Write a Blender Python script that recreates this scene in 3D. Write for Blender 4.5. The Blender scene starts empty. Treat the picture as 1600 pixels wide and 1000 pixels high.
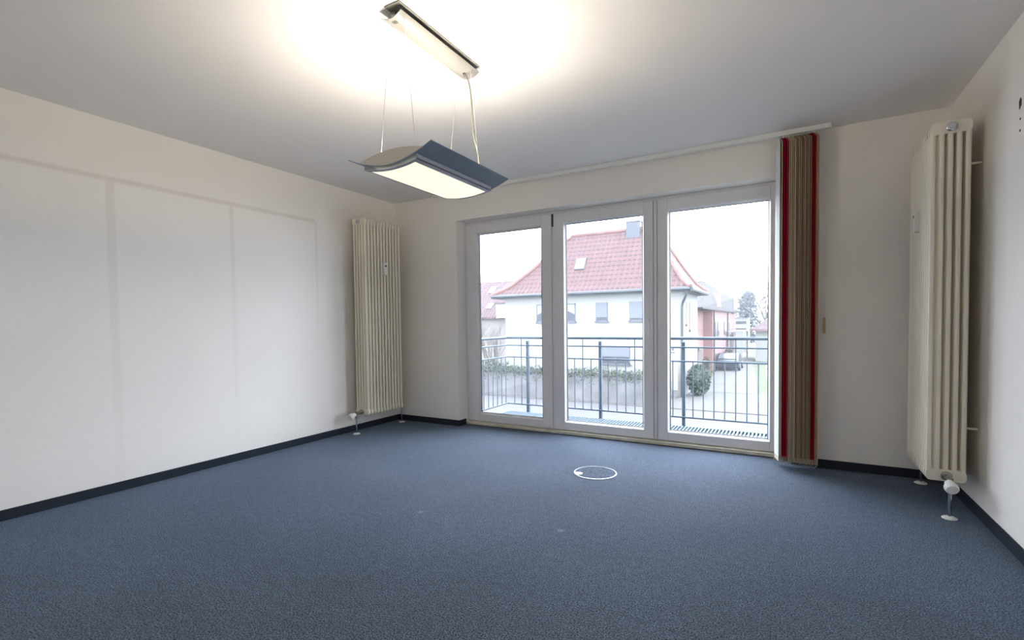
import bpy, bmesh, math, random
from mathutils import Vector, Matrix

SC = bpy.context.scene
COL = SC.collection
PI = math.pi

# ---------------------------------------------------------------- camera
H = 2.55            # ceiling height
W = 4.977           # room width
YR = -4.72          # wall behind the camera
cam_data = bpy.data.cameras.new('camera')
cam = bpy.data.objects.new('camera', cam_data)
COL.objects.link(cam)
yaw, pitch, roll, F = -0.5157, -0.0319, -0.0125, 759.19
fw = Vector((math.sin(yaw)*math.cos(pitch), math.cos(yaw)*math.cos(pitch), math.sin(pitch)))
rt = Vector((math.cos(yaw), -math.sin(yaw), 0))
up = rt.cross(fw)
r2 = rt*math.cos(roll) + up*math.sin(roll)
u2 = r2.cross(fw)
m = Matrix((( r2.x, u2.x, -fw.x, 4.0268), (r2.y, u2.y, -fw.y, -4.3541), (r2.z, u2.z, -fw.z, 1.1292), (0, 0, 0, 1)))
cam.matrix_world = m
cam_data.sensor_width = 36
cam_data.lens = F*36/1600
cam_data.shift_y = 29.2/1600
cam_data.clip_start = 0.05
cam_data.clip_end = 600
SC.camera = cam

# ---------------------------------------------------------------- light and exposure
SC.view_settings.view_transform = 'Standard'
SC.view_settings.look = 'None'
SC.view_settings.gamma = 1
SC.view_settings.use_curve_mapping = False
SC.view_settings.exposure = 2.48
SKY = 2.6
LAMP_UP = 26.5
LAMP_DIFF = 0.18
MIST = 0.0011
wd = bpy.data.worlds.new('overcast sky')
SC.world = wd
wd.use_nodes = True
nt = wd.node_tree
nt.nodes.clear()
wo = nt.nodes.new('ShaderNodeOutputWorld')
bg = nt.nodes.new('ShaderNodeBackground')
bg.inputs['Color'].default_value = (0.80, 0.875, 1.0, 1)
bg.inputs['Strength'].default_value = SKY
nt.links.new(bg.outputs[0], wo.inputs['Surface'])
SC.cycles.max_bounces = 14
SC.cycles.diffuse_bounces = 12
SC.cycles.transparent_max_bounces = 24
SC.cycles.use_denoising = True
SC.cycles.sample_clamp_indirect = 8

# light portal in the window opening: emits nothing, only guides the sampling of the sky
pd = bpy.data.lights.new('window_portal', 'AREA'); pd.shape = 'RECTANGLE'; pd.size = 3.19; pd.size_y = 2.25
pd.cycles.is_portal = True
po_ = bpy.data.objects.new('window_portal', pd); COL.objects.link(po_)
po_.location = (2.474, 0.36, 1.12); po_.rotation_euler = (-PI/2, 0, 0)

# ---------------------------------------------------------------- materials
MATS = {}
ALB = 1.0          # overall albedo level, outdoor colours darkened to offset the strong exposure
def mat(name, col, rough=0.6, metal=0.0, spec=0.5, noise=None, bump=None, emit=None, sheen=0.0):
    """noise=(scale, amount) varies the colour; bump=(scale, distance)"""
    if name in MATS: return MATS[name]
    col = tuple(c*ALB for c in col)
    mt = bpy.data.materials.new(name); MATS[name] = mt
    mt.use_nodes = True
    n = mt.node_tree; b = n.nodes['Principled BSDF']
    b.inputs['Base Color'].default_value = (*col, 1)
    b.inputs['Roughness'].default_value = rough
    b.inputs['Metallic'].default_value = metal
    b.inputs['Specular IOR Level'].default_value = spec
    if sheen:
        b.inputs['Sheen Weight'].default_value = sheen
    tc = n.nodes.new('ShaderNodeTexCoord')
    if noise:
        nz = n.nodes.new('ShaderNodeTexNoise'); nz.inputs['Scale'].default_value = noise[0]
        nz.inputs['Detail'].default_value = 4
        n.links.new(tc.outputs['Object'], nz.inputs['Vector'])
        mr = n.nodes.new('ShaderNodeMapRange')
        mr.inputs['From Min'].default_value = 0.3; mr.inputs['From Max'].default_value = 0.7
        mr.inputs['To Min'].default_value = 1-noise[1]; mr.inputs['To Max'].default_value = 1+noise[1]
        n.links.new(nz.outputs['Fac'], mr.inputs['Value'])
        mx = n.nodes.new('ShaderNodeVectorMath'); mx.operation = 'SCALE'
        mx.inputs[0].default_value = col
        n.links.new(mr.outputs[0], mx.inputs['Scale'])
        n.links.new(mx.outputs[0], b.inputs['Base Color'])
    if bump:
        nb = n.nodes.new('ShaderNodeTexNoise'); nb.inputs['Scale'].default_value = bump[0]
        nb.inputs['Detail'].default_value = 3
        n.links.new(tc.outputs['Object'], nb.inputs['Vector'])
        bp = n.nodes.new('ShaderNodeBump'); bp.inputs['Distance'].default_value = bump[1]
        n.links.new(nb.outputs['Fac'], bp.inputs['Height'])
        n.links.new(bp.outputs[0], b.inputs['Normal'])
    if emit:
        b.inputs['Emission Color'].default_value = (*emit[0], 1)
        b.inputs['Emission Strength'].default_value = emit[1]
    return mt

def mathn(n, op, a, b=None, clamp=False):
    k = n.nodes.new('ShaderNodeMath'); k.operation = op; k.use_clamp = clamp
    for i, v in enumerate((a, b)):
        if v is None: continue
        if isinstance(v, (int, float)): k.inputs[i].default_value = v
        else: n.links.new(v, k.inputs[i])
    return k.outputs[0]
def band(n, v, c, hw, soft):
    """1 inside |v-c|<hw, fading to 0 over soft"""
    d = mathn(n, 'ABSOLUTE', mathn(n, 'SUBTRACT', v, c))
    return mathn(n, 'SUBTRACT', 1.0, mathn(n, 'DIVIDE', mathn(n, 'SUBTRACT', d, hw), soft, True), True)
def ramp(n, v, a, b):
    """0 below a, 1 above b"""
    return mathn(n, 'DIVIDE', mathn(n, 'SUBTRACT', v, a), b-a, True)

WALLC = (0.875, 0.845, 0.80)
def wall_paint(name, marks=None):
    """matt wall paint on woodchip paper; marks = old dust left on the paint and painted-in radiator shadow"""
    mt = mat(name, WALLC, rough=0.75, spec=0.3, bump=(260, 0.0012))
    if not marks: return mt
    n = mt.node_tree; b = n.nodes['Principled BSDF']
    g = n.nodes.new('ShaderNodeNewGeometry')
    sx = n.nodes.new('ShaderNodeSeparateXYZ'); n.links.new(g.outputs['Position'], sx.inputs[0])
    X, Y, Z = sx.outputs
    nz = n.nodes.new('ShaderNodeTexNoise'); nz.inputs['Scale'].default_value = 5
    n.links.new(g.outputs['Position'], nz.inputs['Vector'])
    total = marks(n, X, Y, Z)
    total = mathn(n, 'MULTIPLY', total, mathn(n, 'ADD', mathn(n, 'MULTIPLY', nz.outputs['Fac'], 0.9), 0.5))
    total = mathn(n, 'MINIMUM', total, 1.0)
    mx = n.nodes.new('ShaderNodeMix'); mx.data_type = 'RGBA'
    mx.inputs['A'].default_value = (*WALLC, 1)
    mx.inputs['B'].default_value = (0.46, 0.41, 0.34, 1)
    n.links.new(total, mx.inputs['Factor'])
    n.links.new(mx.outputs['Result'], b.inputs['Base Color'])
    return mt
def left_marks(n, X, Y, Z):
    lines = mathn(n, 'MULTIPLY', band(n, Z, 2.148, 0.006, 0.020), mathn(n, 'SUBTRACT', 1.0, ramp(n, Y, -1.13, -1.11)))
    below = mathn(n, 'SUBTRACT', 1.0, ramp(n, Z, 2.14, 2.16))
    tot = mathn(n, 'MULTIPLY', lines, 0.26)
    for c, hw, so, a, z0, z1 in ((-2.79, 0.018, 0.016, 0.24, 0.2, 2.4), (-1.955, 0.006, 0.020, 0.20, 0.2, 2.2), (-1.124, 0.003, 0.016, 0.22, 0.8, 2.0)):
        v = mathn(n, 'MULTIPLY', band(n, Y, c, hw, so), below)
        v = mathn(n, 'MULTIPLY', v, mathn(n, 'MULTIPLY', mathn(n, 'ADD', mathn(n, 'MULTIPLY', ramp(n, Z, z0, z1), 0.8), 0.12), a))
        tot = mathn(n, 'MAXIMUM', tot, v)
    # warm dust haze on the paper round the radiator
    dust_shade = mathn(n, 'MULTIPLY', ramp(n, Y, -1.02, -0.78), ramp(n, Z, 0.1, 0.3))
    dust_shade = mathn(n, 'MULTIPLY', dust_shade, mathn(n, 'SUBTRACT', 1.0, ramp(n, Z, 2.25, 2.5)))
    return mathn(n, 'MAXIMUM', tot, mathn(n, 'MULTIPLY', dust_shade, 0.32))
def right_marks(n, X, Y, Z):  # brownish stain by the radiator, mostly its shadow painted into the wall colour
    dust_shade = mathn(n, 'MULTIPLY', ramp(n, Y, -1.03, -0.85), ramp(n, Z, 0.08, 0.3))
    dust_shade = mathn(n, 'MULTIPLY', dust_shade, mathn(n, 'SUBTRACT', 1.0, ramp(n, Z, 2.3, 2.5)))
    return mathn(n, 'MULTIPLY', dust_shade, 0.42)

def carpet_mat():
    mt = mat('carpet', (0.05, 0.06, 0.08), rough=0.95, spec=0.15)
    n = mt.node_tree; b = n.nodes['Principled BSDF']
    g = n.nodes.new('ShaderNodeNewGeometry')
    def nz(s, det=2):
        k = n.nodes.new('ShaderNodeTexNoise'); k.inputs['Scale'].default_value = s; k.inputs['Detail'].default_value = det
        n.links.new(g.outputs['Position'], k.inputs['Vector']); return k
    a = nz(165, 2); c = nz(1.6, 2); md = nz(26, 3)
    cr = n.nodes.new('ShaderNodeValToRGB')
    e = cr.color_ramp.elements
    e[0].position = 0.34; e[0].color = (0.008, 0.013, 0.024, 1)
    e[1].position = 0.68; e[1].color = (0.155, 0.186, 0.243, 1)
    n.links.new(a.outputs['Fac'], cr.inputs[0])
    sc_ = n.nodes.new('ShaderNodeVectorMath'); sc_.operation = 'SCALE'
    n.links.new(cr.outputs[0], sc_.inputs[0])
    vary = mathn(n, 'MULTIPLY', mathn(n, 'ADD', mathn(n, 'MULTIPLY', c.outputs['Fac'], 0.4), 0.8), mathn(n, 'ADD', mathn(n, 'MULTIPLY', md.outputs['Fac'], 0.7), 0.65))
    n.links.new(vary, sc_.inputs['Scale'])
    # two small pale worn spots
    spots = None
    for px, py, rr in ((2.961, -1.964, 0.018), (2.111, -2.117, 0.018)):
        dv = n.nodes.new('ShaderNodeVectorMath'); dv.operation = 'DISTANCE'
        n.links.new(g.outputs['Position'], dv.inputs[0]); dv.inputs[1].default_value = (px, py, 0)
        k_ = mathn(n, 'SUBTRACT', 1.0, ramp(n, dv.outputs['Value'], rr*0.4, rr*1.5))
        spots = k_ if spots is None else mathn(n, 'MAXIMUM', spots, k_)
    mx = n.nodes.new('ShaderNodeMix'); mx.data_type = 'RGBA'
    n.links.new(mathn(n, 'MULTIPLY', spots, 0.35), mx.inputs['Factor'])
    n.links.new(sc_.outputs[0], mx.inputs['A']); mx.inputs['B'].default_value = (0.30, 0.33, 0.38, 1)
    n.links.new(mx.outputs['Result'], b.inputs['Base Color'])
    b.inputs['Sheen Weight'].default_value = 0.25
    b.inputs['Sheen Roughness'].default_value = 0.35
    b.inputs['Sheen Tint'].default_value = (0.55, 0.72, 1.0, 1)
    bp = n.nodes.new('ShaderNodeBump'); bp.inputs['Distance'].default_value = 0.0015
    n.links.new(a.outputs['Fac'], bp.inputs['Height']); n.links.new(bp.outputs[0], b.inputs['Normal'])
    return mt

def glass_mat():
    mt = bpy.data.materials.new('window_glass'); mt.use_nodes = True
    n = mt.node_tree; n.nodes.clear()
    o = n.nodes.new('ShaderNodeOutputMaterial'); t = n.nodes.new('ShaderNodeBsdfTransparent')
    gl = n.nodes.new('ShaderNodeBsdfGlossy'); mx = n.nodes.new('ShaderNodeMixShader'); fr = n.nodes.new('ShaderNodeFresnel')
    t.inputs[0].default_value = (0.97, 0.985, 0.98, 1); gl.inputs['Roughness'].default_value = 0.0
    fr.inputs['IOR'].default_value = 1.35
    n.links.new(fr.outputs[0], mx.inputs[0]); n.links.new(t.outputs[0], mx.inputs[1]); n.links.new(gl.outputs[0], mx.inputs[2])
    n.links.new(mx.outputs[0], o.inputs[0]); return mt

def fabric_mat(name, col):
    mt = bpy.data.materials.new(name); mt.use_nodes = True
    n = mt.node_tree; n.nodes.clear()
    o = n.nodes.new('ShaderNodeOutputMaterial'); d = n.nodes.new('ShaderNodeBsdfDiffuse'); t = n.nodes.new('ShaderNodeBsdfTranslucent')
    mx = n.nodes.new('ShaderNodeMixShader'); mx.inputs[0].default_value = 0.22
    d.inputs[0].default_value = (*col, 1); t.inputs[0].default_value = (*col, 1)
    w = n.nodes.new('ShaderNodeTexWave'); w.inputs['Scale'].default_value = 160; w.bands_direction = 'Z'
    tc = n.nodes.new('ShaderNodeTexCoord'); n.links.new(tc.outputs['Object'], w.inputs[0])
    bp = n.nodes.new('ShaderNodeBump'); bp.inputs['Distance'].default_value = 0.0005
    n.links.new(w.outputs['Fac'], bp.inputs['Height']); n.links.new(bp.outputs[0], d.inputs['Normal'])
    n.links.new(d.outputs[0], mx.inputs[1]); n.links.new(t.outputs[0], mx.inputs[2]); n.links.new(mx.outputs[0], o.inputs[0])
    return mt

def tile_mat(name, c1, c2, sx=3.3, sz=3.5):
    """clay pantiles: rows down the slope, columns across, laid with the object's own coordinates"""
    mt = mat(name, c1, rough=0.8, spec=0.3)
    n = mt.node_tree; b = n.nodes['Principled BSDF']
    tc = n.nodes.new('ShaderNodeTexCoord'); sp = n.nodes.new('ShaderNodeSeparateXYZ')
    n.links.new(tc.outputs['Object'], sp.inputs[0])
    gm = n.nodes.new('ShaderNodeNewGeometry'); sn = n.nodes.new('ShaderNodeSeparateXYZ'); n.links.new(gm.outputs['True Normal'], sn.inputs[0])
    side = mathn(n, 'GREATER_THAN', mathn(n, 'ABSOLUTE', sn.outputs[0]), mathn(n, 'ABSOLUTE', sn.outputs[1]))
    s = mathn(n, 'ADD', mathn(n, 'MULTIPLY', sp.outputs[0], mathn(n, 'SUBTRACT', 1.0, side)), mathn(n, 'MULTIPLY', sp.outputs[1], side))
    colw = mathn(n, 'FRACT', mathn(n, 'MULTIPLY', s, sx))
    roww = mathn(n, 'FRACT', mathn(n, 'MULTIPLY', sp.outputs[2], sz))
    roll_ = mathn(n, 'SINE', mathn(n, 'MULTIPLY', colw, PI))
    h = mathn(n, 'ADD', mathn(n, 'MULTIPLY', roll_, 0.035), mathn(n, 'MULTIPLY', mathn(n, 'SUBTRACT', 1.0, roww), 0.02))
    bp = n.nodes.new('ShaderNodeBump'); bp.inputs['Distance'].default_value = 1.0
    n.links.new(h, bp.inputs['Height']); n.links.new(bp.outputs[0], b.inputs['Normal'])
    nz = n.nodes.new('ShaderNodeTexNoise'); nz.inputs['Scale'].default_value = 2.2; nz.inputs['Detail'].default_value = 5
    n.links.new(tc.outputs['Object'], nz.inputs['Vector'])
    joint = mathn(n, 'MULTIPLY', mathn(n, 'LESS_THAN', roww, 0.30), mathn(n, 'GREATER_THAN', colw, 0.30))
    f = mathn(n, 'ADD', mathn(n, 'MULTIPLY', joint, 0.6), mathn(n, 'MULTIPLY', nz.outputs['Fac'], 0.5), True)
    mx = n.nodes.new('ShaderNodeMix'); mx.data_type = 'RGBA'
    mx.inputs['A'].default_value = (*[c*ALB for c in c1], 1); mx.inputs['B'].default_value = (*[c*ALB for c in c2], 1)
    n.links.new(f, mx.inputs['Factor']); n.links.new(mx.outputs['Result'], b.inputs['Base Color'])
    return mt

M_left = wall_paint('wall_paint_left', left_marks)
M_right = wall_paint('wall_paint_right', right_marks)
M_wall = wall_paint('wall_paint')
M_ceil = mat('ceiling_paint', (0.845, 0.825, 0.80), rough=0.8, spec=0.3, bump=(200, 0.0012))
M_carpet = carpet_mat()
M_skirt = mat('skirting_carpet', (0.022, 0.028, 0.040), rough=0.9, spec=0.2, noise=(300, 0.3))
M_upvc = mat('window_plastic', (0.72, 0.72, 0.73), rough=0.35)
M_sill = mat('sill_cream', (0.62, 0.58, 0.47), rough=0.6, noise=(14, 0.15))
M_gasket = mat('rubber_gasket', (0.05, 0.05, 0.055), rough=0.6)
M_glass = glass_mat()
M_rad = mat('radiator_enamel', (0.80, 0.745, 0.62), rough=0.32)
M_white = mat('white_plastic', (0.80, 0.79, 0.76), rough=0.4)
M_chrome = mat('chrome', (0.62, 0.63, 0.64), rough=0.22, metal=1.0)
M_brass = mat('dull_nickel', (0.36, 0.35, 0.32), rough=0.35, metal=1.0)
M_dark = mat('dark_plastic', (0.03, 0.03, 0.035), rough=0.4)
M_lampgrey = mat('lamp_blue_grey_paint', (0.23, 0.275, 0.35), rough=0.45)
M_lampframe = mat('lamp_silver_paint', (0.55, 0.55, 0.60), rough=0.45)
M_lampend = mat('lamp_end_paint', (0.62, 0.56, 0.48), rough=0.6)
M_diff = mat('opal_diffuser', (0.8, 0.78, 0.7), rough=0.4, emit=((1.0, 0.90, 0.66), LAMP_DIFF))
M_tube = mat('lit_fluorescent_tube', (0.9, 0.9, 0.85), rough=0.4, emit=((1.0, 0.87, 0.69), LAMP_UP))
M_canopy = mat('canopy_silver', (0.25, 0.24, 0.225), rough=0.4)
M_wire = mat('steel_wire', (0.6, 0.6, 0.6), rough=0.3, metal=0.8)
M_cord = mat('clear_grey_cord', (0.20, 0.19, 0.15), rough=0.4)
M_wood = mat('pale_wood', (0.55, 0.44, 0.22), rough=0.5)
M_rail = mat('galvanised_blue_grey', (0.052, 0.074, 0.100), rough=0.5, metal=0.2)
M_grate = mat('galvanised_grating', (0.088, 0.115, 0.140), rough=0.8, spec=0.2)
M_facade = mat('outside_render', (0.7, 0.69, 0.66), rough=0.9)

# ---------------------------------------------------------------- mesh helpers
OFF = {}   # name -> world offset of the coordinates the object's mesh is written in
class MB:
    def __init__(s): s.v = []; s.f = []
    def add(s, vs, fs):
        k = len(s.v); s.v += [tuple(p) for p in vs]; s.f += [tuple(i+k for i in f) for f in fs]; return s
    def box(s, x0, x1, y0, y1, z0, z1):
        vs = [(x, y, z) for x in (x0, x1) for y in (y0, y1) for z in (z0, z1)]
        return s.add(vs, [(0,1,3,2), (4,6,7,5), (0,4,5,1), (2,3,7,6), (0,2,6,4), (1,5,7,3)])
    def tube(s, pts, r, seg=10, ry=None, cap=True):
        """swept tube through pts; r number or list"""
        pts = [Vector(p) for p in pts]; rs = r if isinstance(r, (list, tuple)) else [r]*len(pts)
        vs = []; fs = []; ref = None
        for i, p in enumerate(pts):
            d = (pts[min(i+1, len(pts)-1)] - pts[max(i-1, 0)]).normalized()
            if ref is None:
                ref = Vector((1, 0, 0)) if abs(d.x) < 0.9 else Vector((0, 1, 0))
            a = (ref - d*ref.dot(d)).normalized(); ref = a; b = d.cross(a)
            for k in range(seg):
                t = 2*PI*k/seg
                vs.append(p + a*math.cos(t)*rs[i] + b*math.sin(t)*(rs[i] if ry is None else ry))
        for i in range(len(pts)-1):
            for k in range(seg):
                k2 = (k+1) % seg
                fs.append((i*seg+k, i*seg+k2, (i+1)*seg+k2, (i+1)*seg+k))
        if cap:
            fs.append(tuple(reversed(range(seg)))); fs.append(tuple((len(pts)-1)*seg+k for k in range(seg)))
        return s.add(vs, fs)
    def lathe(s, c, axis, prof, seg=24):
        """prof = [(radius, distance along axis)]"""
        ax = Vector(axis).normalized(); ref = Vector((0, 0, 1)) if abs(ax.z) < 0.9 else Vector((1, 0, 0))
        a = (ref - ax*ref.dot(ax)).normalized(); b = ax.cross(a); c = Vector(c); vs = []; fs = []
        for r, h in prof:
            for k in range(seg):
                t = 2*PI*k/seg; vs.append(c + ax*h + (a*math.cos(t)+b*math.sin(t))*max(r, 1e-5))
        for i in range(len(prof)-1):
            for k in range(seg):
                k2 = (k+1) % seg; fs.append((i*seg+k, i*seg+k2, (i+1)*seg+k2, (i+1)*seg+k))
        fs.append(tuple(reversed(range(seg)))); fs.append(tuple((len(prof)-1)*seg+k for k in range(seg)))
        return s.add(vs, fs)
    def extrude_y(s, prof, y0, y1):
        """closed x,z outline extruded along y"""
        n = len(prof)
        vs = [(x, y0, z) for x, z in prof] + [(x, y1, z) for x, z in prof]
        fs = [(i, (i+1) % n, n+(i+1) % n, n+i) for i in range(n)] + [tuple(reversed(range(n))), tuple(range(n, 2*n))]
        return s.add(vs, fs)
    def build(s, name, material, parent=None, loc=None, bevel=0, smooth=False, keep=False):
        off = Vector(loc) if loc is not None else (OFF[parent.name] if parent else Vector((0, 0, 0)))
        me = bpy.data.meshes.new(name)
        me.from_pydata([tuple(Vector(p)-off) for p in s.v], [], s.f)
        bm = bmesh.new(); bm.from_mesh(me)
        bmesh.ops.recalc_face_normals(bm, faces=bm.faces) if not keep else None
        bm.to_mesh(me); bm.free()
        o = bpy.data.objects.new(name, me); COL.objects.link(o)
        if parent:
            o.parent = parent; OFF[o.name] = off
        else:
            o.location = off; OFF[o.name] = off
        me.materials.append(material)
        if smooth:
            for p in me.polygons: p.use_smooth = True
            try: me.set_sharp_from_angle(angle=math.radians(40))
            except Exception: pass
        if bevel:
            bv = o.modifiers.new('bevel', 'BEVEL'); bv.width = bevel; bv.segments = 2; bv.limit_method = 'ANGLE'
        return o

def tag(o, label=None, cat=None, group=None, kind=None):
    if label: o['label'] = label
    if cat: o['category'] = cat
    if group: o['group'] = group
    if kind: o['kind'] = kind
    return o
def empty(name, loc, label, cat, group=None, kind=None):
    o = bpy.data.objects.new(name, None); COL.objects.link(o); o.location = loc
    o.empty_display_size = 0.1
    OFF[o.name] = Vector(loc)
    return tag(o, label, cat, group, kind)
def struct(name, mb, material, label, cat, **k):
    return tag(mb.build(name, material, **k), label, cat, None, 'structure')

# ================================================================= ROOM SHELL
T = 0.34                       # thickness of the outside wall
XJ0, XJ1, ZL = 0.878, 4.07, 2.252   # window opening
struct('floor', MB().box(-0.2, W+0.2, YR-0.2, T, -0.2, 0), M_carpet, 'dark blue grey speckled carpet floor', 'floor')
struct('ceiling', MB().box(-0.2, W+0.2, YR-0.2, T, H, H+0.2), M_ceil, 'plain off-white ceiling lit warm around the lamp', 'ceiling')
struct('wall_left', MB().box(-0.2, 0, YR-0.2, T, 0, H), M_left, 'long pale wall with faint dust outlines of removed cupboards', 'wall')
struct('wall_right', MB().box(W, W+0.2, YR-0.2, T, 0, H), M_right, 'pale wall at the right edge behind the tall radiator', 'wall')
struct('wall_rear', MB().box(0, W, YR-0.2, YR, 0, H), M_wall, 'pale wall behind the camera', 'wall')
wb = MB()
wb.box(0, XJ0, 0, T, 0, H); wb.box(XJ1, W, 0, T, 0, H); wb.box(XJ0, XJ1, 0, T, ZL, H)
struct('wall_front', wb, M_wall, 'cream wall holding the large three-part balcony window', 'wall')
# skirting of the same dark carpet
hb, tb = 0.064, 0.012
struct('baseboard_left', MB().box(0, tb, YR, 0, 0, hb), M_skirt, 'dark skirting strip along the left wall', 'baseboard', bevel=0.002)
bs = MB().box(tb, XJ0+tb, -tb, 0, 0, hb).box(XJ0, XJ0+tb, 0, 0.118, 0, hb)
struct('baseboard_front', bs, M_skirt, 'dark skirting strip left of the window, turning into its reveal', 'baseboard', bevel=0.002)
bs = MB().box(XJ1-tb, W-tb, -tb, 0, 0, hb).box(XJ1-tb, XJ1, 0, 0.118, 0, hb)
struct('baseboard_window_side', bs, M_skirt, 'dark skirting strip between blind and right radiator', 'baseboard', bevel=0.002)
struct('baseboard_right', MB().box(W-tb, W, YR, 0, 0, hb), M_skirt, 'dark skirting strip along the right wall', 'baseboard', bevel=0.002)

# ================================================================= WINDOW
YW = 0.150
win = empty('window_1', (2.474, YW, 0), 'white three-part floor-length balcony window', 'window', kind='structure')
win['kind'] = 'structure'
fr = MB()
y0, y1 = YW+0.018, YW+0.085
fr.box(XJ0, XJ0+0.060, y0, y1, 0.035, ZL); fr.box(XJ1-0.060, XJ1, y0, y1, 0.035, ZL)
fr.box(XJ0+0.06, XJ1-0.06, y0, y1, ZL-0.062, ZL); fr.box(XJ0+0.06, XJ1-0.06, y0, y1, 0.035, 0.075)
fr.box(1.925, 1.990, y0, y1, 0.075, ZL-0.062); fr.box(2.945, 3.015, y0, y1, 0.075, ZL-0.062)
fr.box(2.966, 2.992, YW+0.003, y0, 0.05, ZL-0.03)
fr.build('window_frame', M_upvc, win, bevel=0.003)
MB().box(XJ0, XJ1, 0.118, 0.25, 0.006, 0.036).build('threshold_strip', M_sill, win, bevel=0.003)
MB().box(XJ0, XJ1, 0.128, 0.25, 0.0, 0.006).build('threshold_gap', M_gasket, win)
def sash(xa, xb, ga, gb, name='sash'):
    za, zb, g0, g1 = 0.045, 2.226, 0.124, 2.124
    s = MB()
    ya, yb = YW, YW+0.070
    def ring(x0, x1, z0, z1, X0, X1, Z0, Z1, ya_, yb_):
        s.box(x0, X0, ya_, yb_, z0, z1); s.box(X1, x1, ya_, yb_, z0, z1)
        s.box(X0, X1, ya_, yb_, z0, Z0); s.box(X0, X1, ya_, yb_, Z1, z1)
    ring(xa, xb, za, zb, ga, gb, g0, g1, ya, yb)
    o = s.build(name, M_upvc, win, bevel=0.003)
    b = MB()      # glazing bead, bevelled towards the pane
    for (p, q) in (((ga, g0), (gb, g0)), ((gb, g0), (gb, g1)), ((gb, g1), (ga, g1)), ((ga, g1), (ga, g0))):
        cx, cz = (ga+gb)/2, (g0+g1)/2
        def ins(pt, d):
            return (pt[0] + (d if pt[0] < cx else -d), pt[1] + (d if pt[1] < cz else -d))
        a1, a2 = ins(p, 0.016), ins(q, 0.016)
        b.add([(p[0], ya+0.006, p[1]), (q[0], ya+0.006, q[1]), (a2[0], ya+0.034, a2[1]), (a1[0], ya+0.034, a1[1]),
               (p[0], ya+0.044, p[1]), (q[0], ya+0.044, q[1]), (a2[0], ya+0.044, a2[1]), (a1[0], ya+0.044, a1[1])],
              [(0,1,2,3), (7,6,5,4), (0,4,5,1), (3,2,6,7), (0,3,7,4), (1,5,6,2)])
    b.build('glazing_bead', M_upvc, o)
    g = MB()
    gi = 0.014
    for t in (0, 1):
        pass
    gk = MB(); k0 = 0.0155; k1 = 0.0185
    for (x0_, x1_, z0_, z1_) in ((ga+k0, ga+k1, g0+k0, g1-k0), (gb-k1, gb-k0, g0+k0, g1-k0), (ga+k0, gb-k0, g0+k0, g0+k1), (ga+k0, gb-k0, g1-k1, g1-k0)):
        gk.box(x0_, x1_, ya+0.030, ya+0.046, z0_, z1_)
    gk.build('gasket', M_gasket, o)
    g.add([(ga+0.004, ya+0.045, g0+0.004), (gb-0.004, ya+0.045, g0+0.004), (gb-0.004, ya+0.045, g1-0.004), (ga+0.004, ya+0.045, g1-0.004)], [(0, 1, 2, 3)])
    g.build('glass_pane', M_glass, o)
    return o
sash(0.905, 1.942, 1.040, 1.832)
sc_ = sash(1.968, 2.960, 2.078, 2.872)
sash(3.000, 4.046, 3.088, 3.904)
hd = MB()
hd.box(2.905, 2.933, YW-0.008, YW, 1.02, 1.16); hd.lathe((2.919, YW-0.008, 1.125), (0, -1, 0), [(0.011, 0), (0.010, 0.035)], 12)
hd.box(2.909, 2.929, YW-0.055, YW-0.041, 1.00, 1.138)
hd.build('window_handle', mat('handle_satin', (0.72, 0.72, 0.70), 0.35), sc_, bevel=0.004)
ht = MB(); ht.box(1.946, 1.964, YW+0.006, YW+0.016, 2.10, 2.225)
ht.build('hinge_cover', M_gasket, win)
MB().box(1.945, 1.966, YW-0.004, YW+0.02, 0.012, 0.036).build('bottom_hinge', mat('rusty_hinge', (0.22, 0.10, 0.05), 0.7), win, bevel=0.003)

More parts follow.
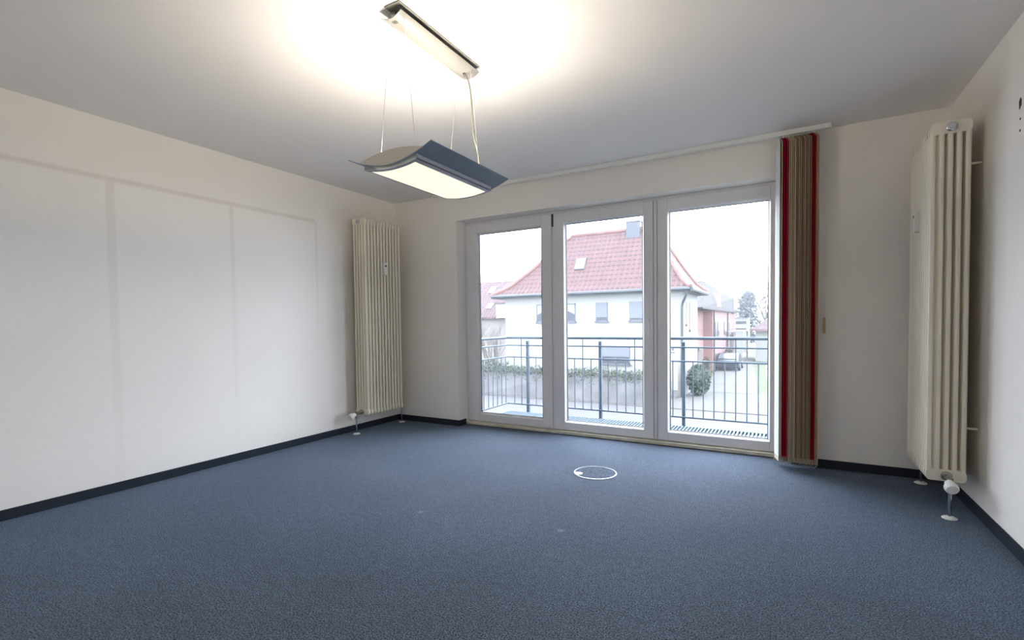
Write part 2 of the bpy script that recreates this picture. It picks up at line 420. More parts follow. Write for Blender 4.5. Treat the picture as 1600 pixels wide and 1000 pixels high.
# ================================================================= RADIATORS
def radiator(x0, side, label, wall_x):
    """column radiator against a side wall, twelve sections of five tubes"""
    dep = 0.18; n = 12; pit = 0.045; ya = -0.72; zt, zb = 2.238, 0.186
    xc = x0+dep/2
    root = empty('column_radiator', (xc, -0.45, 0), label, 'radiator', 'tall column radiators in the window corners')
    for i in range(n):
        yc = ya + 0.0225 + i*pit
        s = MB(); hy = 0.0135
        # rounded headers
        def header(z0, z1, topside):
            r = 0.020; pr = []
            for (cx, cz, a0) in ((x0+r, z1-r, PI), (x0+dep-r, z1-r, PI/2), (x0+dep-r, z0+r, 0), (x0+r, z0+r, -PI/2)):
                rr = r
                for k in range(5):
                    a = a0 - k*PI/8
                    pr.append((cx+rr*math.cos(a), cz+rr*math.sin(a)))
            s.extrude_y(pr, yc-hy, yc+hy)
        header(zt-0.066, zt, True); header(zb, zb+0.066, False)
        for c in range(5):
            cx = x0+0.0130+c*(dep-0.026)/4
            s.tube([(cx, yc, zb+0.05), (cx, yc, zt-0.05)], 0.0130, 10, ry=0.0128, cap=False)
        if i < n-1:
            for zz in (zt-0.034, zb+0.034):
                s.tube([(xc, yc+hy-0.002, zz), (xc, yc+pit-hy+0.002, zz)], 0.019, 12)
        s.build('radiator_section', M_rad, root, smooth=True)
    for zz, nm in ((zt-0.034, 'blind_plug'), (zb+0.034, 'union_nut')):
        MB().lathe((xc, ya-0.001, zz), (0, -1, 0), [(0.026, -0.004), (0.026, 0.004), (0.021, 0.008), (0.013, 0.009), (0.013, 0.013)], 20).build(nm, M_chrome if nm == 'blind_plug' else M_brass, root, smooth=True)
    # thermostatic valve, supply pipe and floor rosette at the near end
    zv = zb+0.030
    v = MB(); v.tube([(xc, ya-0.008, zv), (xc, -0.800, zv)], 0.013, 12); v.tube([(xc, -0.795, zv+0.012), (xc, -0.795, zv-0.055)], 0.014, 12)
    v.lathe((xc, -0.745, zv), (0, -1, 0), [(0.018, 0), (0.018, 0.018)], 6)
    v.tube([(xc, -0.795, zv), (xc+0.010*side, -0.822, zv-0.006)], 0.015, 12)
    vo = v.build('valve_body', M_brass, root, smooth=True)
    hdp = MB(); hx = Vector((0.0, -0.93, -0.34))
    hdp.lathe((xc+0.010*side, -0.820, zv-0.006), hx, [(0.016, 0), (0.022, 0.006), (0.025, 0.030), (0.030, 0.034), (0.030, 0.064), (0.026, 0.071), (0.014, 0.072)], 20)
    for k in range(16):
        t = 2*PI*k/16
        a = hx.normalized(); rf = Vector((0, 0, 1)); e1 = (rf-a*rf.dot(a)).normalized(); e2 = a.cross(e1)
        c = Vector((xc+0.010*side, -0.820, zv-0.006)) + (e1*math.cos(t)+e2*math.sin(t))*0.030
        hdp.tube([c+a*0.036, c+a*0.062], 0.0025, 6)
    hdp.build('thermostat_head', M_white, root, smooth=True)
    for yy, zt2 in ((-0.795, zv-0.045), (-0.115, zb+0.02)):
        MB().tube([(xc, yy, 0.0), (xc, yy, zt2)], 0.0085, 12).build('supply_pipe', M_chrome, root, smooth=True)
        MB().lathe((xc, yy, 0.0), (0, 0, 1), [(0.036, 0), (0.035, 0.004), (0.024, 0.010), (0.012, 0.013)], 24).build('floor_rosette', M_white, root, smooth=True)
    MB().tube([(xc, -0.18+0.002, zb+0.034), (xc, -0.115, zb+0.034)], 0.012, 10).tube([(xc, -0.115, zb+0.045), (xc, -0.115, zb)], 0.013, 10).build('return_valve', M_brass, root, smooth=True)
    # heat meter on the front
    fx = x0+dep if side > 0 else x0
    s1 = 1 if side > 0 else -1
    m_ = MB(); m_.box(min(fx-0.004*s1, fx+0.026*s1), max(fx-0.004*s1, fx+0.026*s1), -0.462, -0.424, 1.665, 1.800)
    mo = m_.build('heat_meter', M_white, root, bevel=0.004)
    MB().box(min(fx+0.0255*s1, fx+0.0275*s1), max(fx+0.0255*s1, fx+0.0275*s1), -0.454, -0.432, 1.752, 1.770).build('meter_display', M_dark, mo)
    xb = x0 if side > 0 else x0+dep
    for zz in (2.0, 0.49):
        MB().box(min(xb, wall_x), max(xb, wall_x), -0.650, -0.630, zz-0.006, zz+0.006).build('wall_bracket', M_rad, root, bevel=0.002)
    return root
radiator(0.052, 1, 'tall cream column radiator on the left wall beside the window', 0.0)
radiator(4.737, -1, 'tall cream column radiator on the right wall behind the blind', W)

# ================================================================= PENDANT LAMP
LX, LY = 2.459, -2.372
lamp = empty('pendant_lamp', (LX, LY, H), 'long grey wing-shaped pendant lamp glowing under the ceiling', 'lamp')
def wing_z(x):                      # underside of the wing sheet
    a = abs(x-LX)/0.249
    return 1.846 + 0.063*a**1.75
N = 28
pr = [(LX-0.249+0.498*i/N, wing_z(LX-0.249+0.498*i/N)) for i in range(N+1)]
sheet = pr + [(x, z+0.004) for x, z in reversed(pr)]
MB().extrude_y(sheet, -2.702, -2.045).build('wing_reflector', M_lampgrey, lamp, smooth=True)
# lens-shaped end plates between wing and upper trough
for yy in (-2.672, -2.085):
    lo = [(LX-0.215+0.43*i/20, wing_z(LX-0.215+0.43*i/20)+0.004) for i in range(21)]
    hi = []
    for i in range(21):
        t = i/20; x = LX-0.215+0.43*t
        hi.append((x, wing_z(LX-0.215)+0.004+0.030*math.sin(PI*t)))
    pl = lo + [p for p in reversed(hi[1:-1])]
    MB().extrude_y(pl, yy-0.0015, yy+0.0015).build('end_plate', M_lampend, lamp)
# diffuser tray under the wing
def tray_z(x):
    a = abs(x-LX)/0.150
    return 1.833 + 0.017*a**2
tp = [(LX-0.152+0.304*i/20, tray_z(LX-0.152+0.304*i/20)) for i in range(21)]
g = MB()
def strip(a, b, y0, y1, th=0.004):
    k = 8; q = [(a+(b-a)*i/k, tray_z(a+(b-a)*i/k)) for i in range(k+1)]
    g.extrude_y(q+[(x, z+th) for x, z in reversed(q)], y0, y1)
strip(LX-0.158, LX-0.134, -2.690, -2.080); strip(LX+0.134, LX+0.158, -2.690, -2.080)
strip(LX-0.134, LX+0.134, -2.690, -2.672); strip(LX-0.134, LX+0.134, -2.098, -2.080)
g.box(LX-0.158, LX-0.154, -2.690, -2.080, tray_z(LX-0.158), wing_z(LX-0.158)); g.box(LX+0.154, LX+0.158, -2.690, -2.080, tray_z(LX+0.158), wing_z(LX+0.158))
g.build('diffuser_frame', M_lampframe, lamp)
q = [(LX-0.134+0.268*i/16, tray_z(LX-0.134+0.268*i/16)+0.001) for i in range(17)]
MB().extrude_y(q+[(x, z+0.002) for x, z in reversed(q)], -2.672, -2.098).build('lamp_diffuser', M_diff, lamp, smooth=True)
for dx in (-0.05, 0.05):
    MB().tube([(LX+dx, -2.655, 1.918), (LX+dx, -2.100, 1.918)], 0.013, 12).build('fluorescent_tube', M_tube, lamp, smooth=True)
# ceiling canopy: flat plate with a shallow curved trough hung under it
cp = MB().box(LX-0.005, LX+0.083, -2.700, -2.060, H-0.006, H)
cp.build('canopy_plate', mat('canopy_plate_grey', (0.20, 0.19, 0.165), 0.5), lamp, bevel=0.001)
cx0 = LX+0.012
tq = [(cx0-0.062+0.124*i/12, 2.500 + 0.022*(abs(-0.062+0.124*i/12)/0.062)**2) for i in range(13)]
MB().extrude_y(tq+[(x, z+0.003) for x, z in reversed(tq)], -2.680, -2.050).build('canopy_trough', M_canopy, lamp, smooth=True)
for yy in (-2.65, -2.09):
    MB().box(cx0-0.012, cx0+0.012, yy-0.01, yy+0.01, 2.50, H-0.005).build('canopy_bracket', M_brass, lamp)
for yy in (-2.635, -2.110):
    for sx_ in (-1, 1):
        MB().tube([(cx0+0.044*sx_, yy, 2.512), (LX+0.108*sx_, yy, 1.905), (LX+0.112*sx_, yy, wing_z(LX+0.112)+0.003)], 0.0016, 6).build('suspension_wire', M_wire, lamp)
cd = [(2.478, -2.118, 2.503), (2.500, -2.110, 2.46), (2.512, -2.105, 2.38), (2.516, -2.10, 2.28), (2.522, -2.10, 2.17), (2.543, -2.10, 2.09), (2.556, -2.10, 2.02), (2.560, -2.10, 1.95), (2.560, -2.10, 1.87)]
def smooth_path(P, k=5):
    P = [Vector(p) for p in P]; out = []
    for i in range(len(P)-1):
        p0 = P[max(i-1, 0)]; p1 = P[i]; p2 = P[i+1]; p3 = P[min(i+2, len(P)-1)]
        for j in range(k):
            t = j/k
            out.append(0.5*((2*p1)+(p2-p0)*t+(2*p0-5*p1+4*p2-p3)*t*t+(3*p1-p0-3*p2+p3)*t**3))
    return out+[P[-1]]
MB().tube(smooth_path(cd), 0.0042, 8).build('power_cord', M_cord, lamp, smooth=True)
MB().lathe((2.478, -2.118, 2.506), (0, 0, -1), [(0.010, 0), (0.008, 0.008)], 12).build('cord_grommet', M_dark, lamp)

# ================================================================= VERTICAL BLIND
BY = -0.105
blind = empty('vertical_blind', (4.08, BY, H), 'vertical slat blind in red and brown stacked right of the window', 'blind')
ra = MB(); ra.box(0.655, 4.292, BY-0.020, BY+0.020, H-0.036, H-0.001)
ro = ra.build('head_rail', M_white, blind, bevel=0.003)
MB().box(4.292, 4.298, BY-0.022, BY+0.022, H-0.038, H).build('rail_end_cap', M_white, ro, bevel=0.002)
MB().box(0.649, 0.655, BY-0.022, BY+0.022, H-0.038, H).build('rail_end_cap', M_white, ro, bevel=0.002)
fab = dict(white=(0.88, 0.89, 0.87), beige=(0.78, 0.68, 0.52), red=(0.60, 0.015, 0.06), tan=(0.66, 0.50, 0.33), cream=(0.78, 0.75, 0.66),
           brown=(0.42, 0.30, 0.18), olive=(0.55, 0.46, 0.30), dark=(0.42, 0.012, 0.03))
FM = {k: fabric_mat('slat_fabric_'+k, v) for k, v in fab.items()}
seq = ['white', 'beige', 'red', 'red', 'tan', 'beige', 'tan', 'cream', 'brown', 'tan', 'olive', 'brown', 'tan', 'brown', 'olive', 'brown', 'dark', 'dark', 'tan', 'beige']
LBL = dict(white='white slat', beige='beige slat', red='bright red slat', tan='tan slat', cream='cream slat', brown='dark brown slat', olive='olive brown slat', dark='dark red slat')
random.seed(4)
for i, c in enumerate(seq):
    xm = 3.958 + i*0.0125
    ang = math.radians(min(14+4*i, 30) + (random.uniform(-1, 1) if i > 4 else 0))
    hw = 0.0635
    dx, dy = math.sin(ang)*hw, math.cos(ang)*hw
    s = MB(); K = 6; vs = []
    nx, ny = math.cos(ang), math.sin(ang)
    for zz in (0.060, 0.09, 2.46, 2.500):
        for k in range(K+1):
            t = -1+2*k/K; bow = 0.0025*(1-t*t)
            sh = 0.25 if zz > 2.49 else 1.0
            vs.append((xm-dx*t*sh*-1*-1 + nx*bow*1.0, BY+dy*t*sh + ny*bow, zz))
    fs = [(r*(K+1)+k, r*(K+1)+k+1, (r+1)*(K+1)+k+1, (r+1)*(K+1)+k) for r in range(3) for k in range(K)]
    s.add(vs, fs)
    o = s.build('slat', FM[c], blind, smooth=True)
    o['label'] = LBL[c]
    sm = o.modifiers.new('thickness', 'SOLIDIFY'); sm.thickness = 0.0008
    w_ = MB()
    e = 0.0016
    for sg in (1,):
        pts = [(xm-dx*0.94, BY+dy*0.94), (xm+dx*0.94, BY-dy*0.94)]
        (ax_, ay_), (bx_, by_) = pts
        w_.add([(ax_-nx*e, ay_-ny*e, 0.052), (bx_-nx*e, by_-ny*e, 0.052), (bx_+nx*e, by_+ny*e, 0.052), (ax_+nx*e, ay_+ny*e, 0.052),
                (ax_-nx*e, ay_-ny*e, 0.088), (bx_-nx*e, by_-ny*e, 0.088), (bx_+nx*e, by_+ny*e, 0.088), (ax_+nx*e, ay_+ny*e, 0.088)],
               [(0,1,2,3), (4,5,6,7), (0,1,5,4), (1,2,6,5), (2,3,7,6), (3,0,4,7)])
    w_.build('slat_weight', mat('weight_cream', (0.62, 0.55, 0.45), 0.5), o)
    MB().tube([(xm, BY, 2.498), (xm, BY, 2.516)], 0.003, 6).build('slat_hook', M_white, o)
# bead chain loops linking the slats at the bottom
for yy in (BY-0.052, BY+0.052):
    ch = MB()
    for i in range(len(seq)-1):
        xa = 3.958+i*0.0125 - (0.026 if yy > BY else -0.026)
        for k in range(9):
            t = k/8
            zz = 0.052 - 0.022*math.sin(PI*t)*(0.7+0.3*((i*7) % 3)/2); xx = xa+0.0125*t + 0.004*math.sin(i*2.1+k)
            ch.lathe((xx, yy + 0.006*math.sin(i*1.7+t*3), zz-0.0015), (0, 0, 1), [(0.0008, 0), (0.0022, 0.001), (0.0022, 0.003), (0.0008, 0.004)], 5)
    ch.build('bead_chain', mat('chain_plastic', (0.5, 0.5, 0.48), 0.4), blind)
MB().tube([(4.263, BY, H-0.036), (4.263, BY+0.05, 2.2), (4.2635, -0.03, 1.140)], 0.0012, 5).tube([(4.273, BY, H-0.036), (4.273, BY+0.05, 2.2), (4.2715, -0.03, 1.140)], 0.0012, 5).build('draw_cord', M_white, blind)
MB().lathe((4.267, -0.030, 1.143), (0, 0, -1), [(0.004, 0), (0.0085, 0.006), (0.0095, 0.06), (0.0095, 0.112), (0.006, 0.120)], 14).build('cord_weight', M_wood, blind, smooth=True)

# ================================================================= FLOOR BOX, WALL PLUG HOLES
fb = empty('floor_socket_cover', (2.78, -0.915, 0), 'round carpet-topped floor socket lid with a thin white ring', 'floor socket')
def ringm(c, r0, r1, z0, z1, seg=64):
    s = MB(); vs = []; fs = []
    for k in range(seg):
        t = 2*PI*k/seg
        for r, z in ((r0, z0), (r0, z1), (r1, z1-0.001), (r1+0.001, z0)):
            vs.append((c[0]+r*math.cos(t), c[1]+r*math.sin(t), z))
    for k in range(seg):
        a = k*4; b = ((k+1) % seg)*4
        for j in range(4): fs.append((a+j, a+(j+1) % 4, b+(j+1) % 4, b+j))
    return s.add(vs, fs)
M_ringw = mat('socket_white', (0.62, 0.66, 0.70), rough=0.35)
ringm((2.78, -0.915), 0.150, 0.159, 0.0, 0.005).build('cover_ring', M_ringw, fb, smooth=True)
MB().lathe((2.78, -0.915, 0.0), (0, 0, 1), [(0.149, 0), (0.149, 0.002)], 48).build('carpet_lid', M_carpet, fb)
tbm = MB()
d1 = Vector((-0.80, -0.60, 0)).normalized(); d2 = Vector((-d1.y, d1.x, 0)); c0 = Vector((2.78, -0.915, 0))
P = [c0+d1*0.147+d2*0.040, c0+d1*0.147-d2*0.040, c0+d1*0.108-d2*0.026, c0+d1*0.096, c0+d1*0.108+d2*0.026]
tbm.add([(p.x, p.y, 0.001) for p in P]+[(p.x, p.y, 0.0055) for p in P], [(0,1,2,3,4), (5,6,7,8,9)]+[(i, (i+1) % 5, 5+(i+1) % 5, 5+i) for i in range(5)])
tbm.build('cable_flap', M_ringw, fb, bevel=0.001)
pos = c0+d1*0.125
MB().lathe((pos.x, pos.y, 0.0054), (0, 0, 1), [(0.006, 0), (0.006, 0.0008)], 12).build('lid_lock', mat('lock_grey', (0.25, 0.25, 0.26), 0.4), fb)

M_hole = mat('plug_hole', (0.06, 0.035, 0.025), rough=0.9)
bh = MB(); yh, zh = -1.147, 2.134
bh.add([(W-0.0015, yh-0.014, zh-0.012), (W-0.0015, yh+0.010, zh-0.026), (W-0.0015, yh+0.014, zh+0.012), (W-0.0015, yh-0.004, zh+0.028), (W-0.0015, yh-0.016, zh+0.012),
        (W, yh-0.014, zh-0.012), (W, yh+0.010, zh-0.026), (W, yh+0.014, zh+0.012), (W, yh-0.004, zh+0.028), (W, yh-0.016, zh+0.012)],
       [(0,1,2,3,4), (5,6,7,8,9)]+[(i, (i+1) % 5, 5+(i+1) % 5, 5+i) for i in range(5)])
tag(bh.build('plaster_chip', M_hole, loc=(W, yh, zh)), 'brown chipped plaster hole high on the right wall', 'hole')
for zz, lb in ((2.061, 'small dark screw hole just under the plaster chip, the upper one'), (2.007, 'small dark screw hole under the plaster chip, the lower one')):
    tag(MB().lathe((W-0.0012, -1.150, zz), (1, 0, 0), [(0.006, 0), (0.006, 0.0012)], 12).build('screw_hole', M_hole, loc=(W, -1.15, zz)), lb, 'hole', 'screw holes in the right wall')

# ================================================================= BALCONY
struct('balcony_slab', MB().box(0.72, 4.24, T, 1.16, -0.20, -0.06), mat('dark_slab', (0.026, 0.032, 0.038), 0.9, spec=0.1), 'balcony support slab under the metal grating', 'balcony')  # even dark tone so the gaps between grating bars stay dark
gr = MB(); xx = 0.90
while xx < 4.06:
    gr.box(xx, xx+0.017, T+0.02, 1.085, -0.030, -0.002); xx += 0.034
for yy in (T+0.02, 0.60, 0.85, 1.078):
    gr.box(0.895, 4.075, yy, yy+0.008, -0.034, -0.006)
tag(gr.build('balcony_grating', M_grate, loc=(2.47, 0.7, -0.03)), 'grey ribbed metal grating forming the balcony floor', 'grating')
rl = empty('balcony_railing', (2.475, 1.10, 0), 'blue-grey metal balcony railing outside the window', 'railing')
XA, XB, YB = 0.860, 4.090, 1.100
def railbar(z, r, nm, ry=None):
    p = [(XA, T-0.005, z), (XA, YB, z), (XB, YB, z), (XB, T-0.005, z)]
    s = MB()
    for a, b in zip(p, p[1:]):
        s.tube([a, b], r, 12)
    for c in p[1:3]:
        s.lathe((c[0], c[1], z-r), (0, 0, 1), [(r*0.6, 0), (r, r*0.5), (r, r*1.5), (r*0.6, 2*r)], 12)
    s.build(nm, M_rail, rl, smooth=True)
railbar(0.943, 0.0165, 'handrail'); railbar(0.845, 0.009, 'cross_rail'); railbar(0.695, 0.009, 'cross_rail'); railbar(0.090, 0.010, 'bottom_rail')
tall = (1.02, 1.855, 2.565, 3.61)
nb = 31; k = 0
for i in range(1, nb):
    x = XA + (XB-XA)*i/nb
    zt = 0.93 if min(abs(x-t) for t in tall) < 0.052 else 0.695
    MB().tube([(x, YB, 0.09), (x, YB, zt)], 0.0062, 8).build('baluster', M_rail, rl, smooth=True)
for xs in (XA, XB):
    for i in range(6):
        y = 0.527+0.1055*i
        zt = 0.93 if i == 3 else 0.695
        MB().tube([(xs, y, 0.09), (xs, y, zt)], 0.0062, 8).build('baluster', M_rail, rl, smooth=True)
for xp in (1.146, 2.112, 3.052):
    s = MB(); s.box(xp-0.017, xp+0.017, YB+0.012, YB+0.052, -0.03, 0.895); s.box(xp-0.010, xp+0.010, YB, YB+0.02, 0.835, 0.855)
    s.box(xp-0.010, xp+0.010, YB, YB+0.02, 0.685, 0.705); s.box(xp-0.010, xp+0.010, YB, YB+0.02, 0.08, 0.10)
    po = s.build('railing_post', M_rail, rl, bevel=0.003)
    MB().box(xp-0.019, xp+0.019, YB+0.010, YB+0.054, 0.895, 0.905).build('post_cap', mat('cap_dark', (0.10, 0.12, 0.15), 0.5), po, bevel=0.002)

# ================================================================= STREET AND GROUNDS
G = -3.0
ALB = 0.235
M_asph = mat('asphalt', (0.215, 0.21, 0.225), rough=0.9, noise=(1.2, 0.12))
M_pave = mat('pavement', (0.22, 0.215, 0.21), rough=0.9, noise=(3, 0.10))
M_kerb = mat('kerb_stone', (0.25, 0.23, 0.22), rough=0.9)
M_conc = mat('concrete_drive', (0.25, 0.25, 0.24), rough=0.9, noise=(0.9, 0.10))
M_grass = mat('grass', (0.16, 0.20, 0.07), rough=0.95, noise=(1.5, 0.35))
struct('ground', MB().box(-60, 60, 0.4, 160, G-0.5, G-0.03), M_grass, 'grassy ground around the houses across the street', 'ground')
struct('street', MB().box(-60, 60, 2.0, 19.15, G-0.2, G), M_asph, 'light grey street below the balcony', 'street')
struct('kerb', MB().box(-60, 60, 19.15, 19.32, G-0.1, G+0.05), M_kerb, 'dark kerb line along the far side of the street', 'kerb')
struct('pavement', MB().box(-60, 60, 19.32, 25.6, G-0.1, G+0.02), M_pave, 'pale pavement and forecourt past the kerb', 'pavement')
dr = MB(); dr.add([(-0.2, 25.6, G+0.03), (2.6, 25.6, G+0.03), (2.1, 34, G+0.03), (0.9, 52, G+0.03), (-0.9, 78, G+0.03), (-3.4, 78, G+0.03), (-1.7, 52, G+0.03), (-0.9, 36, G+0.03),
                  (-0.2, 25.6, G-0.1), (2.6, 25.6, G-0.1), (2.1, 34, G-0.1), (0.9, 52, G-0.1), (-0.9, 78, G-0.1), (-3.4, 78, G-0.1), (-1.7, 52, G-0.1), (-0.9, 36, G-0.1)],
                 [tuple(range(8)), tuple(range(15, 7, -1))]+[(i, (i+1) % 8, 8+(i+1) % 8, 8+i) for i in range(8)])
struct('driveway', dr, M_conc, 'pale concrete driveway leading away between the gardens', 'driveway')

# garden wall across the street
M_gwall = mat('garden_wall_render', (0.34, 0.33, 0.34), rough=0.95, noise=(1.3, 0.28))
gw = empty('garden_wall', (-8, 19.7, G), 'weathered grey garden wall across the street, ivy along its top', 'wall')
MB().box(-22, -1.95, 19.62, 19.85, G, -1.62).build('wall_body', M_gwall, gw)
MB().box(-22.05, -1.90, 19.58, 19.89, -1.62, -1.55).build('wall_coping', mat('coping', (0.40, 0.38, 0.36), 0.9), gw)

def leaf_blob(mb, c, rad, n, size, rnd, shell=0.55, flat=False):
    for _ in range(n):
        while True:
            p = Vector((rnd.uniform(-1, 1), rnd.uniform(-1, 1), rnd.uniform(-1, 1)))
            if shell < p.length < 1: break
        q = Vector((c[0]+p.x*rad[0], c[1]+p.y*rad[1], c[2]+p.z*rad[2]))
        a = Vector((rnd.gauss(0, 1), rnd.gauss(0, 1), rnd.gauss(0, 1))).normalized()
        b = a.cross(Vector((rnd.gauss(0, 1), rnd.gauss(0, 1), rnd.gauss(0, 1)))).normalized()
        s = size*rnd.uniform(0.6, 1.3)
        mb.add([q-a*s, q-b*s*0.5, q+a*s, q+b*s*0.5], [(0, 1, 2, 3)])
rnd = random.Random(11)
M_ivy = mat('ivy_leaf', (0.10, 0.165, 0.08), rough=0.6, noise=(4, 0.5))
iv = MB()
x = -16.0
while x < -2.0:
    leaf_blob(iv, (x, 19.62, -1.52+rnd.uniform(-0.06, 0.08)), (0.30, 0.24, 0.18+rnd.uniform(0, 0.12)), 110, 0.055, rnd, 0.1)
    if rnd.random() < 0.7:
        leaf_blob(iv, (x, 19.56, -1.85), (0.25, 0.06, 0.30), 16, 0.045, rnd, 0.0)
    x += 0.26
tag(iv.build('wall_ivy', M_ivy, loc=(-9, 19.6, -1.6)), 'green ivy growing along the top of the garden wall', 'ivy', kind='stuff')

# ---------------------------------------------------------------- white house
M_hwall = mat('house_render', (0.66, 0.66, 0.63), rough=0.9)
M_tile = tile_mat('red_roof_tiles', (0.33, 0.165, 0.165), (0.085, 0.055, 0.065))
M_gut = mat('grey_gutter', (0.07, 0.09, 0.11), rough=0.5)
M_soff = mat('soffit', (0.42, 0.45, 0.50), rough=0.7)
M_wfr = mat('far_window_frame', (0.16, 0.18, 0.23), rough=0.5)
M_wgl = mat('far_window_glass', (0.10, 0.12, 0.15), rough=0.3, spec=0.25)
M_shut = mat('roller_shutter', (0.27, 0.30, 0.36), rough=0.6)
M_cur = mat('far_curtain', (0.6, 0.62, 0.64), rough=0.9)
HY = 23.0
hs = empty('white_house', (-6.4, 25.4, G), 'white house with a red hipped tile roof across the street', 'house')
MB().box(-11.95, -0.88, HY, 27.9, G, 2.72).build('house_wall', M_hwall, hs)
# hipped roof with flared eaves
def hip(x0, x1, y0, y1, xr0, xr1, yr, ze, zr, name, material, parent, flare=((0, 0), (0.20, 0.115), (0.42, 0.335), (1, 1))):
    s = MB(); rings = []
    for t, h in flare:
        z = ze+(zr-ze)*h
        rings.append([(x0+(xr0-x0)*t, y0+(yr-y0)*t, z), (x1+(xr1-x1)*t, y0+(yr-y0)*t, z), (x1+(xr1-x1)*t, y1+(yr-y1)*t, z), (x0+(xr0-x0)*t, y1+(yr-y1)*t, z)])
    rings.insert(0, [(p[0], p[1], p[2]-0.10) for p in rings[0]])
    vs = [p for r in rings for p in r]; fs = [(3, 2, 1, 0)]
    for i in range(len(rings)-1):
        for k in range(4):
            k2 = (k+1) % 4
            fs.append((i*4+k, i*4+k2, (i+1)*4+k2, (i+1)*4+k))
    s.add(vs, fs)
    return s.build(name, material, parent)
RX0, RX1, RY0, RY1, RYR, RZE, RZR, RL, RR = -12.65, -0.42, 22.5, 28.3, 25.4, 2.93, 6.75, -8.25, -2.95
rf = hip(RX0, RX1, RY0, RY1, RL, RR, RYR, RZE, RZR, 'house_roof', M_tile, hs)
rt_ = MB()   # ridge and hip caps
flr = ((0, 0), (0.20, 0.115), (0.42, 0.335), (1, 1))
for (xa, ya, xe) in ((RX1, RY0, RR), (RX0, RY0, RL), (RX1, RY1, RR)):
    rt_.tube([(xa+(xe-xa)*t, ya+(RYR-ya)*t, RZE+(RZR-RZE)*h+0.02) for t, h in flr], 0.13, 8)
rt_.tube([(RL, RYR, RZR+0.02), (RR, RYR, RZR+0.02)], 0.13, 8)
rt_.build('ridge_tile', mat('ridge_clay', (0.42, 0.19, 0.16), 0.8, noise=(3, 0.2)), rf, smooth=True)
MB().box(RX0+0.04, RX1-0.04, RY0+0.04, RY1-0.04, 2.70, 2.82).build('roof_soffit', M_soff, hs)
gt = MB().tube([(RX0, RY0-0.05, 2.83), (RX1, RY0-0.05, 2.83)], 0.11, 8).tube([(RX1+0.05, RY0, 2.82), (RX1+0.05, RY1, 2.82)], 0.12, 8)
gt.build('rain_gutter', M_gut, hs, smooth=True)
MB().tube([(-0.60, RY0-0.03, 2.78), (-0.60, RY0, 2.55), (-0.86, HY-0.12, 2.10), (-0.90, HY-0.08, 1.9), (-0.90, HY-0.08, G)], 0.068, 8).build('rain_pipe', M_gut, hs, smooth=True)
ch_ = MB().box(-4.56, -3.74, 25.05, 25.75, 6.2, 7.18); cho = ch_.build('chimney', mat('slate_chimney', (0.13, 0.155, 0.20), 0.7), hs)
MB().box(-4.60, -3.70, 25.0, 25.8, 7.18, 7.24).build('chimney_cap', mat('chimney_metal', (0.22, 0.25, 0.29), 0.5), cho)
# roof window lying in the front slope
def on_roof(x, z):
    z0 = RZE+(RZR-RZE)*0.335; y0_ = RY0+(RYR-RY0)*0.42
    t = (z-z0)/(RZR-z0); return Vector((x, y0_+(RYR-y0_)*t, z))
sk = MB(); nrm = Vector((0, -(RZR-(RZE+(RZR-RZE)*0.335)), RYR-(RY0+(RYR-RY0)*0.42))).normalized()
za_, zb_ = 4.35, 5.08
quad = [on_roof(-7.45, za_), on_roof(-6.80, za_), on_roof(-6.80, zb_), on_roof(-7.45, zb_)]
def slab(quad, n_, t0, t1):
    s = MB(); a = [q+n_*t0 for q in quad]; b = [q+n_*t1 for q in quad]
    return s.add(a+b, [(3,2,1,0), (4,5,6,7)]+[(i, (i+1) % 4, 4+(i+1) % 4, 4+i) for i in range(4)])
sko = slab(quad, nrm, -0.02, 0.08).build('roof_window', M_wfr, hs)
c = sum(quad, Vector())/4
slab([c+(q-c)*0.84 for q in quad], nrm, 0.07, 0.09).build('roof_window_pane', mat('sky_glass', (0.9, 0.9, 0.92), 0.05, 1.0), sko)

def far_window(parent, x0, x1, z0, z1, y, shutter=0.0, halves=1, curtain=False, name='house_window'):
    s = MB(); f = 0.06
    s.box(x0, x0+f, y-0.03, y+0.01, z0, z1).box(x1-f, x1, y-0.03, y+0.01, z0, z1).box(x0, x1, y-0.03, y+0.01, z0, z0+f).box(x0, x1, y-0.03, y+0.01, z1-f, z1)
    for k in range(1, halves):
        xm = x0+(x1-x0)*k/halves; s.box(xm-0.03, xm+0.03, y-0.03, y+0.01, z0, z1)
    s.box(x0-0.08, x1+0.08, y-0.12, y+0.01, z0-0.06, z0)
    w = s.build(name, M_wfr, parent)
    MB().box(x0+f, x1-f, y-0.012, y+0.005, z0+f, z1-f).build('pane', M_wgl, w)
    if shutter > 0:
        MB().box(x0+f*0.6, x1-f*0.6, y-0.045, y-0.02, z1-(z1-z0)*shutter, z1).build('roller_shutter', M_shut, w)
    if curtain:
        xm = (x0+x1)/2; c_ = MB()
        c_.add([(x0+f, y-0.015, z1-f), (x1-f, y-0.015, z1-f), (x1-f, y-0.015, z0+0.45), (xm, y-0.015, z1-0.45), (x0+f, y-0.015, z0+0.45),
                (x0+f, y-0.018, z1-f), (x1-f, y-0.018, z1-f), (x1-f, y-0.018, z0+0.45), (xm, y-0.018, z1-0.45), (x0+f, y-0.018, z0+0.45)],
               [(0,1,2,3,4), (9,8,7,6,5)]+[(i, (i+1) % 5, 5+(i+1) % 5, 5+i) for i in range(5)])
        c_.build('curtain', M_cur, w)
    return w
far_window(hs, -9.68, -8.75, 1.17, 2.27, HY, curtain=True)
far_window(hs, -8.02, -7.06, 1.17, 2.27, HY, curtain=True)
far_window(hs, -5.78, -5.06, 1.17, 2.27, HY, shutter=0.78)
far_window(hs, -3.78, -2.95, 1.17, 2.27, HY, shutter=0.85)
far_window(hs, -5.43, -3.76, -1.32, -0.34, HY, shutter=0.55, halves=2)
far_window(hs, -8.75, -7.75, -1.45, -0.30, HY, shutter=0.3)
